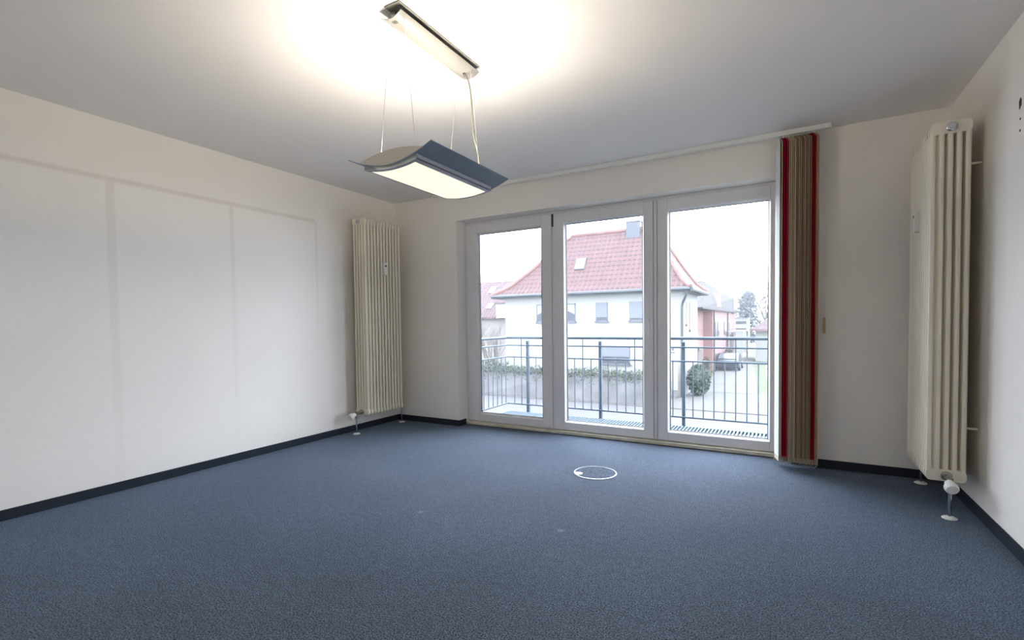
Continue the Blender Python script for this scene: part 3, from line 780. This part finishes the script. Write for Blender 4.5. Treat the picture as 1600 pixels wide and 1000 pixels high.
pq = MB().box(-1.60, -1.50, HY-0.03, HY, -0.47, -0.35).box(-1.44, -1.34, HY-0.03, HY, -0.47, -0.33).box(-1.62, -1.32, HY-0.03, HY, -0.60, -0.55)
pq.build('wall_sign_marks', mat('sign_violet', (0.10, 0.08, 0.20), 0.5), hs)
s = MB()
for yy, zz in ((23.9, 0.95), (25.0, 0.62)):
    s.tube([(-0.86, yy, 2.2), (-0.86, yy, zz)], 0.012, 6); s.box(-0.90, -0.80, yy-0.07, yy+0.07, zz-0.12, zz)
s.build('side_wall_cable', M_gut, hs)

# ---------------------------------------------------------------- shrubs near the house
M_laur = mat('laurel_leaf', (0.045, 0.12, 0.06), rough=0.45, noise=(5, 0.5))
def shrub(name, c, rad, n, size, mat_, label, seed, lay=1):
    r_ = random.Random(seed); s = MB()
    leaf_blob(s, c, rad, n, size, r_, 0.62)
    k = MB(); k.lathe((c[0], c[1], c[2]-rad[2]*0.9), (0, 0, 1), [(rad[0]*0.25, 0), (rad[0]*0.62, rad[2]*0.35), (rad[0]*0.75, rad[2]*0.9), (rad[0]*0.55, rad[2]*1.45), (rad[0]*0.1, rad[2]*1.65)], 12)
    root = empty(name, (c[0], c[1], c[2]-rad[2]), label, 'shrub')
    s.build('foliage', mat_, root, keep=True); 
    k2 = k.build('inner_growth', mat_, root)
    st = MB().tube([(c[0], c[1], G), (c[0], c[1], c[2])], 0.04, 6).build('stem', mat('bark', (0.16, 0.13, 0.10), 0.9), root)
    return root
shrub('laurel_shrub', (-0.22, 23.9, -2.12), (0.64, 0.60, 0.88), 2600, 0.062, M_laur, 'round dark green evergreen shrub beside the driveway', 3)
shrub('yellow_shrub', (-2.0, 22.3, -2.15), (0.45, 0.5, 0.85), 900, 0.06, mat('yellow_leaf', (0.27, 0.34, 0.12), 0.7, noise=(4, 0.4)), 'pale yellow-green shrub left of the white gate pillar', 5)
hd_ = MB(); r_ = random.Random(9)
x = -14.2
while x < -10.8:
    leaf_blob(hd_, (x, 21.2, -1.93), (0.5, 0.5, 0.75), 260, 0.075, r_, 0.3); x += 0.42
hdg = empty('garden_hedge', (-12.5, 21.2, G), 'green hedge behind the garden wall, left of the white house', 'hedge')
hd_.build('foliage', mat('hedge_leaf', (0.08, 0.15, 0.085), 0.7, noise=(3, 0.4)), hdg, keep=True)
MB().box(-14.5, -10.8, 21.0, 21.4, G, -1.6).build('inner_growth', mat('hedge_core', (0.10, 0.14, 0.08), 0.9), hdg)
gp = empty('gate_pillar', (-1.17, 22.4, G), 'white slim cabinet pillar at the garden entrance', 'pillar')
MB().box(-1.34, -1.06, 22.3, 22.55, -2.55, -1.22).build('cabinet_body', mat('cabinet_white', (0.66, 0.67, 0.66), 0.6), gp, bevel=0.01)
MB().box(-1.27, -1.13, 22.34, 22.5, G, -2.55).build('pillar_foot', mat('cabinet_grey', (0.35, 0.36, 0.38), 0.7), gp)

# ---------------------------------------------------------------- neighbouring house on the left
M_tile2 = tile_mat('old_rose_tiles', (0.24, 0.13, 0.145), (0.14, 0.08, 0.09), 3.0, 3.4)
nh = empty('rose_roof_house', (-19, 38, G), 'far house with a large rose tiled roof at the left', 'house')
MB().box(-27, -17.2, 34.4, 41.6, G, 1.9).build('house_wall', mat('rose_house_wall', (0.55, 0.50, 0.47), 0.9), nh)
s = MB(); s.add([(-27.6, 33.9, 1.7), (-16.6, 33.9, 1.7), (-16.6, 38, 5.35), (-27.6, 38, 5.35), (-27.6, 42.1, 1.7), (-16.6, 42.1, 1.7),
                 (-27.6, 33.9, 1.55), (-16.6, 33.9, 1.55), (-27.6, 42.1, 1.55), (-16.6, 42.1, 1.55)],
                [(0,1,2,3), (3,2,5,4), (0,3,4,8,6), (1,7,9,5,2), (6,7,1,0), (4,5,9,8), (6,8,9,7)])
nro = s.build('house_roof', M_tile2, nh)
nn = Vector((0, -3.65, 4.1)).normalized()
for (xa, xb, z0_, z1_) in ((-21.9, -21.2, 4.1, 4.75), (-21.0, -20.4, 2.5, 3.0), (-23.6, -22.9, 3.0, 3.6)):
    qd = [Vector((xa, 33.9+(z-1.7)*4.1/3.65, z)) if True else None for z in (z0_,)]
    f_ = lambda x, z: Vector((x, 33.9+(z-1.7)*4.1/3.65, z))
    qd = [f_(xa, z0_), f_(xb, z0_), f_(xb, z1_), f_(xa, z1_)]
    slab(qd, nn, 0.0, 0.08).build('roof_window', mat('pale_roof_window', (0.75, 0.77, 0.8), 0.2, 0.6), nro)
dm = MB().box(-19.2, -18.1, 33.7, 36, 1.6, 2.9); dmo = dm.build('dormer', mat('dormer_white', (0.66, 0.66, 0.66), 0.8), nro)
MB().box(-19.3, -18.0, 33.6, 36.2, 2.9, 3.0).build('dormer_roof', M_tile2, dmo)

# ---------------------------------------------------------------- bare trees and bushes
M_bark = mat('bare_bark', (0.20, 0.18, 0.17), rough=0.9)
def branches(mb, p, d, ln, r, depth, rn, spread=0.55, lift=0.15, kids=(2, 3)):
    q = p + d*ln*0.5 + Vector((rn.gauss(0, 0.05), rn.gauss(0, 0.05), 0))*ln
    e = p + d*ln
    mb.tube([p, q, e], [r, r*0.8, r*0.6], 5 if depth > 1 else 3, cap=False)
    if depth <= 0: return
    for _ in range(rn.randint(*kids)):
        nd = (d + Vector((rn.gauss(0, spread), rn.gauss(0, spread), rn.gauss(lift, spread*0.6)))).normalized()
        branches(mb, e if rn.random() < 0.6 else q, nd, ln*rn.uniform(0.62, 0.85), r*0.58, depth-1, rn, spread, lift, kids)
def bare_tree(name, c, h, depth, seed, label, n=3, r=0.16, cat='tree', spread=0.5, lift=0.15):
    rn = random.Random(seed)
    root = empty(name, c, label, cat)
    tr = MB(); top = Vector(c)+Vector((0, 0, h*0.28)); tr.tube([c, top], [r, r*0.8], 8); tr.build('trunk', M_bark, root, smooth=True)
    b = MB()
    for _ in range(n):
        d = Vector((rn.gauss(0, 0.45), rn.gauss(0, 0.45), 1)).normalized()
        branches(b, top, d, h*0.24, r*0.6, depth, rn, spread, lift)
    b.build('crown', M_bark, root)
    return root
bare_tree('bare_tree', (1.85, 60, G), 10.6, 6, 24, 'leafless tree with fine branches above the far red roof', 5, 0.24, spread=0.50)
for cx_, cy_, h_, sd, lb in ((-16.0, 28.0, 3.9, 31, 'bare garden bush left of the white house, nearest its wall'), (-19.2, 29.6, 4.4, 32, 'bare garden bush at the left edge of the window view')):
    rn = random.Random(sd); root = empty('bare_bush', (cx_, cy_, G), lb, 'bush', 'bare bushes left of the white house')
    b = MB()
    for _ in range(9):
        d = Vector((rn.gauss(0, 0.28), rn.gauss(0, 0.2), 1)).normalized()
        branches(b, Vector((cx_+rn.uniform(-0.6, 0.6), cy_+rn.uniform(-0.3, 0.3), G)), d, h_*0.36, 0.045, 4, rn, 0.30, 0.25)
    b.build('branches', mat('bush_twigs', (0.26, 0.22, 0.19), 0.9), root)
# big misty conifer
cr_ = random.Random(8)
cf = empty('conifer', (-0.8, 70, G), 'large misty blue-green evergreen tree behind the white annex', 'tree')
MB().tube([(-0.8, 70, G), (-0.8, 70, 4.6)], [0.25, 0.05], 8).build('trunk', M_bark, cf)
fo = MB()
for k in range(16):
    z = -1.6 + k*0.42; w = 1.65*(1-((k-6)/10)**2)**0.5 if abs(k-6) < 10 else 0.2
    leaf_blob(fo, (-0.75+cr_.uniform(-0.15, 0.15), 70, z), (w*1.02, w, 0.45), 420, 0.15, cr_, 0.1)
fo.build('foliage', mat('conifer_needles', (0.17, 0.24, 0.28), 0.8, noise=(1, 0.3)), cf, keep=True)

# ---------------------------------------------------------------- pink row house along the driveway
M_pink = mat('pink_render', (0.62, 0.33, 0.31), rough=0.9)
M_slate = tile_mat('dark_brown_tiles', (0.11, 0.085, 0.09), (0.06, 0.05, 0.055), 3.0, 3.0)
ph = empty('pink_house', (-3.6, 44, G), 'long pink house with dark roof and small gables behind the white house', 'house')
MB().box(-7.2, -1.2, 37.6, 56.6, G, 2.08).box(-7.2, -1.9, 31.0, 37.6, G, 2.08).build('house_wall', M_pink, ph)
s = MB(); s.add([(-0.95, 30.6, 2.05), (-0.95, 57.0, 2.05), (-1.25, 56.0, 3.62), (-2.0, 39.0, 4.42), (-7.6, 57.0, 2.05), (-7.6, 30.6, 2.05), (-3.5, 38.0, 4.45),
                 (-0.95, 30.6, 1.95), (-0.95, 57.0, 1.95), (-7.6, 57.0, 1.95), (-7.6, 30.6, 1.95)],
                [(0,1,2,3), (1,4,2), (4,6,3,2), (4,5,6), (5,0,3,6), (7,8,1,0), (8,9,4,1), (9,10,5,4), (10,7,0,5), (10,9,8,7)])
s.build('house_roof', M_slate, ph)
for yc in (40.3, 54.9):
    s = MB(); hw = 2.0; zt = 3.45 if yc < 50 else 3.40
    s.add([(-1.0, yc-hw, 1.9), (-1.0, yc+hw, 1.9), (-1.0, yc+0.35, zt), (-1.0, yc-0.35, zt), (-1.6, yc-hw, 1.9), (-1.6, yc+hw, 1.9), (-1.6, yc+0.35, zt), (-1.6, yc-0.35, zt)],
          [(0,1,2,3), (7,6,5,4), (0,3,7,4), (1,5,6,2), (3,2,6,7), (0,4,5,1)])
    go = s.build('gable', M_pink, ph)
    MB().box(-1.05, -0.95, yc-0.55, yc+0.55, zt-0.35, zt+0.12).build('gable_cap', M_hwall, go)
for yy in (38.1, 48.5):
    MB().tube([(-1.14, yy, 2.0), (-1.14, yy, G)], 0.07, 6).build('rain_pipe', M_gut, ph)
for yy, z0_, z1_ in ((39.6, -0.2, 1.0), (41.2, -0.2, 1.0), (46.2, -0.2, 1.0), (51.0, -0.3, 0.9)):
    s = MB().box(-1.22, -1.15, yy-0.55, yy+0.55, z0_, z1_); s.build('house_window', M_wgl, ph)
MB().box(-2.0, -1.85, 31.2, 37.4, 0.35, 0.46).build('string_course', mat('course', (0.45, 0.28, 0.27), 0.9), ph)
gg = empty('garage', (-2.0, 29.5, G), 'low brown garage shed between white and pink house', 'garage')
MB().box(-3.1, -0.95, 28.6, 30.4, G, -0.75).build('garage_wall', mat('garage_brown', (0.24, 0.19, 0.18), 0.9), gg) 
MB().box(-3.2, -0.85, 28.5, 30.5, -0.75, -0.62).build('garage_roof', mat('garage_roof_mat', (0.32, 0.33, 0.36), 0.9), gg)

# white annex with balconies behind the pink house
an = empty('white_annex', (-0.4, 66, G), 'small white flat-roofed annex at the end of the driveway', 'building')
MB().box(-1.87, -0.35, 64, 68, G, 1.35).build('annex_wall', M_hwall, an)
MB().box(-1.95, -0.28, 63.9, 68.1, 1.35, 1.48).build('annex_roof', M_shut, an)
for zz in (-0.2, 0.7):
    MB().box(-1.7, -0.5, 63.93, 64.0, zz, zz+0.32).build('window_band', M_wgl, an)
cpn = empty('carport', (-1.0, 52, G), 'pale open carport in front of the pink house', 'carport')
MB().box(-1.05, 0.30, 47.5, 55, -0.05, 0.08).build('carport_roof', mat('carport_pale', (0.52, 0.56, 0.60), 0.6), cpn)
for xx_, yy_ in ((-0.95, 47.7), (0.2, 47.7), (-0.4, 47.7), (0.2, 54.8)):
    MB().box(xx_-0.07, xx_+0.07, yy_-0.07, yy_+0.07, G, -0.05).build('carport_post', M_hwall, cpn)
# red roof bungalow on the right
bg_ = empty('red_roof_bungalow', (3.6, 47, G), 'white bungalow with a red-brown hipped roof at the far right', 'house')
MB().box(1.25, 8.0, 50.0, 56.0, G, 0.25).build('house_wall', M_hwall, bg_)
hip(0.75, 8.5, 49.5, 56.5, 3.2, 6.0, 53, 0.25, 2.2, 'house_roof', tile_mat('bungalow_tiles', (0.24, 0.14, 0.15), (0.15, 0.09, 0.10), 3, 3), bg_)
MB().box(0.75, 8.5, 49.4, 49.55, 0.05, 0.22).build('fascia', mat('fascia_red', (0.38, 0.22, 0.22), 0.8), bg_)
# hedges, car, sign
M_brownh = mat('winter_hedge', (0.20, 0.17, 0.11), rough=0.9, noise=(3, 0.5))
for nm, x0_, x1_, yy, zt, lb in (('garden_hedge', -1.55, -0.95, 32.4, -1.45, 'brownish winter hedge beside the driveway, nearest the brown garage'), ('garden_hedge', -0.75, -0.55, 44.6, -1.3, 'brownish winter hedge farther up the driveway, by the dark car')):
    root = empty(nm, ((x0_+x1_)/2, yy, G), lb, 'hedge', 'brown winter hedges along the driveway')
    s = MB(); r_ = random.Random(int(yy)); x = x0_
    while x <= x1_:
        leaf_blob(s, (x, yy, (zt+G)/2), (0.4, 0.7 if yy < 40 else 2.0, (zt-G)/2), 220 if yy < 40 else 500, 0.08, r_, 0.3); x += 0.3
    s.build('foliage', M_brownh, root, keep=True)
    MB().box(x0_-0.2, x1_+0.2, yy-0.4, yy+0.4, G, zt-0.25).build('inner_growth', mat('hedge_core_brown', (0.13, 0.11, 0.08), 0.9), root)
car = empty('parked_car', (-0.2, 40.5, G), 'dark blue parked car beside the driveway hedge', 'car')
cx_, cy_ = -0.2, 40.5
s = MB(); prf = [(-2.0, 0.28), (2.0, 0.28), (2.05, 0.75), (1.75, 0.9), (1.0, 0.95), (0.45, 1.38), (-1.1, 1.42), (-1.8, 0.98), (-2.05, 0.85)]
n_ = len(prf)
s.add([(cx_-0.82, cy_+a, G+b) for a, b in prf]+[(cx_+0.82, cy_+a, G+b) for a, b in prf], [tuple(range(n_)), tuple(range(2*n_-1, n_-1, -1))]+[(i, (i+1) % n_, n_+(i+1) % n_, n_+i) for i in range(n_)])
s.build('car_body', mat('car_paint', (0.05, 0.07, 0.11), 0.25), car, bevel=0.06)
for a in (-1.25, 1.25):
    for sx_ in (-0.84, 0.84):
        MB().lathe((cx_+sx_-0.09, cy_+a, G+0.32), (1, 0, 0), [(0.30, 0), (0.32, 0.03), (0.32, 0.15), (0.30, 0.18)], 16).build('wheel', M_dark, car)
s = MB().add([(cx_-0.70, cy_-1.78, G+1.0), (cx_+0.70, cy_-1.78, G+1.0), (cx_+0.62, cy_-1.18, G+1.36), (cx_-0.62, cy_-1.18, G+1.36),
              (cx_-0.70, cy_-1.82, G+1.02), (cx_+0.70, cy_-1.82, G+1.02), (cx_+0.62, cy_-1.22, G+1.39), (cx_-0.62, cy_-1.22, G+1.39)], [(0,1,2,3), (7,6,5,4), (0,4,5,1), (1,5,6,2), (2,6,7,3), (3,7,4,0)])
s.build('car_window', mat('car_glass', (0.30, 0.33, 0.36), 0.1), car)
sg = empty('street_sign', (3.15, 23.2, G), 'white and blue street sign at the right of the driveway', 'sign')
MB().tube([(3.28, 23.2, G), (3.28, 23.2, -1.1)], 0.03, 8).build('sign_post', M_grate, sg)
so_ = MB().box(3.08, 3.50, 23.14, 23.17, -1.75, -1.15).build('sign_plate', mat('sign_white', (0.7, 0.72, 0.74), 0.5), sg, bevel=0.005)
MB().add([(3.10, 23.135, -1.36), (3.30, 23.135, -1.36), (3.22, 23.135, -1.20), (3.10, 23.138, -1.36), (3.30, 23.138, -1.36), (3.22, 23.138, -1.20)], [(0,1,2), (5,4,3), (0,3,4,1), (1,4,5,2), (2,5,3,0)]).build('sign_symbol', mat('sign_blue', (0.03, 0.20, 0.55), 0.5), so_)

# ---------------------------------------------------------------- mist in the air outside
mm = bpy.data.materials.new('mist_air'); mm.use_nodes = True
n = mm.node_tree; n.nodes.clear()
o = n.nodes.new('ShaderNodeOutputMaterial'); v = n.nodes.new('ShaderNodeVolumeScatter')
v.inputs['Color'].default_value = (0.96, 0.97, 1.0, 1); v.inputs['Density'].default_value = MIST; v.inputs['Anisotropy'].default_value = 0.3
n.links.new(v.outputs[0], o.inputs['Volume'])
mo = MB().box(-60, 60, 4, 150, G-0.4, 16).build('winter_mist', mm)
tag(mo, 'thin pale winter mist over the street and gardens', 'mist', kind='stuff')
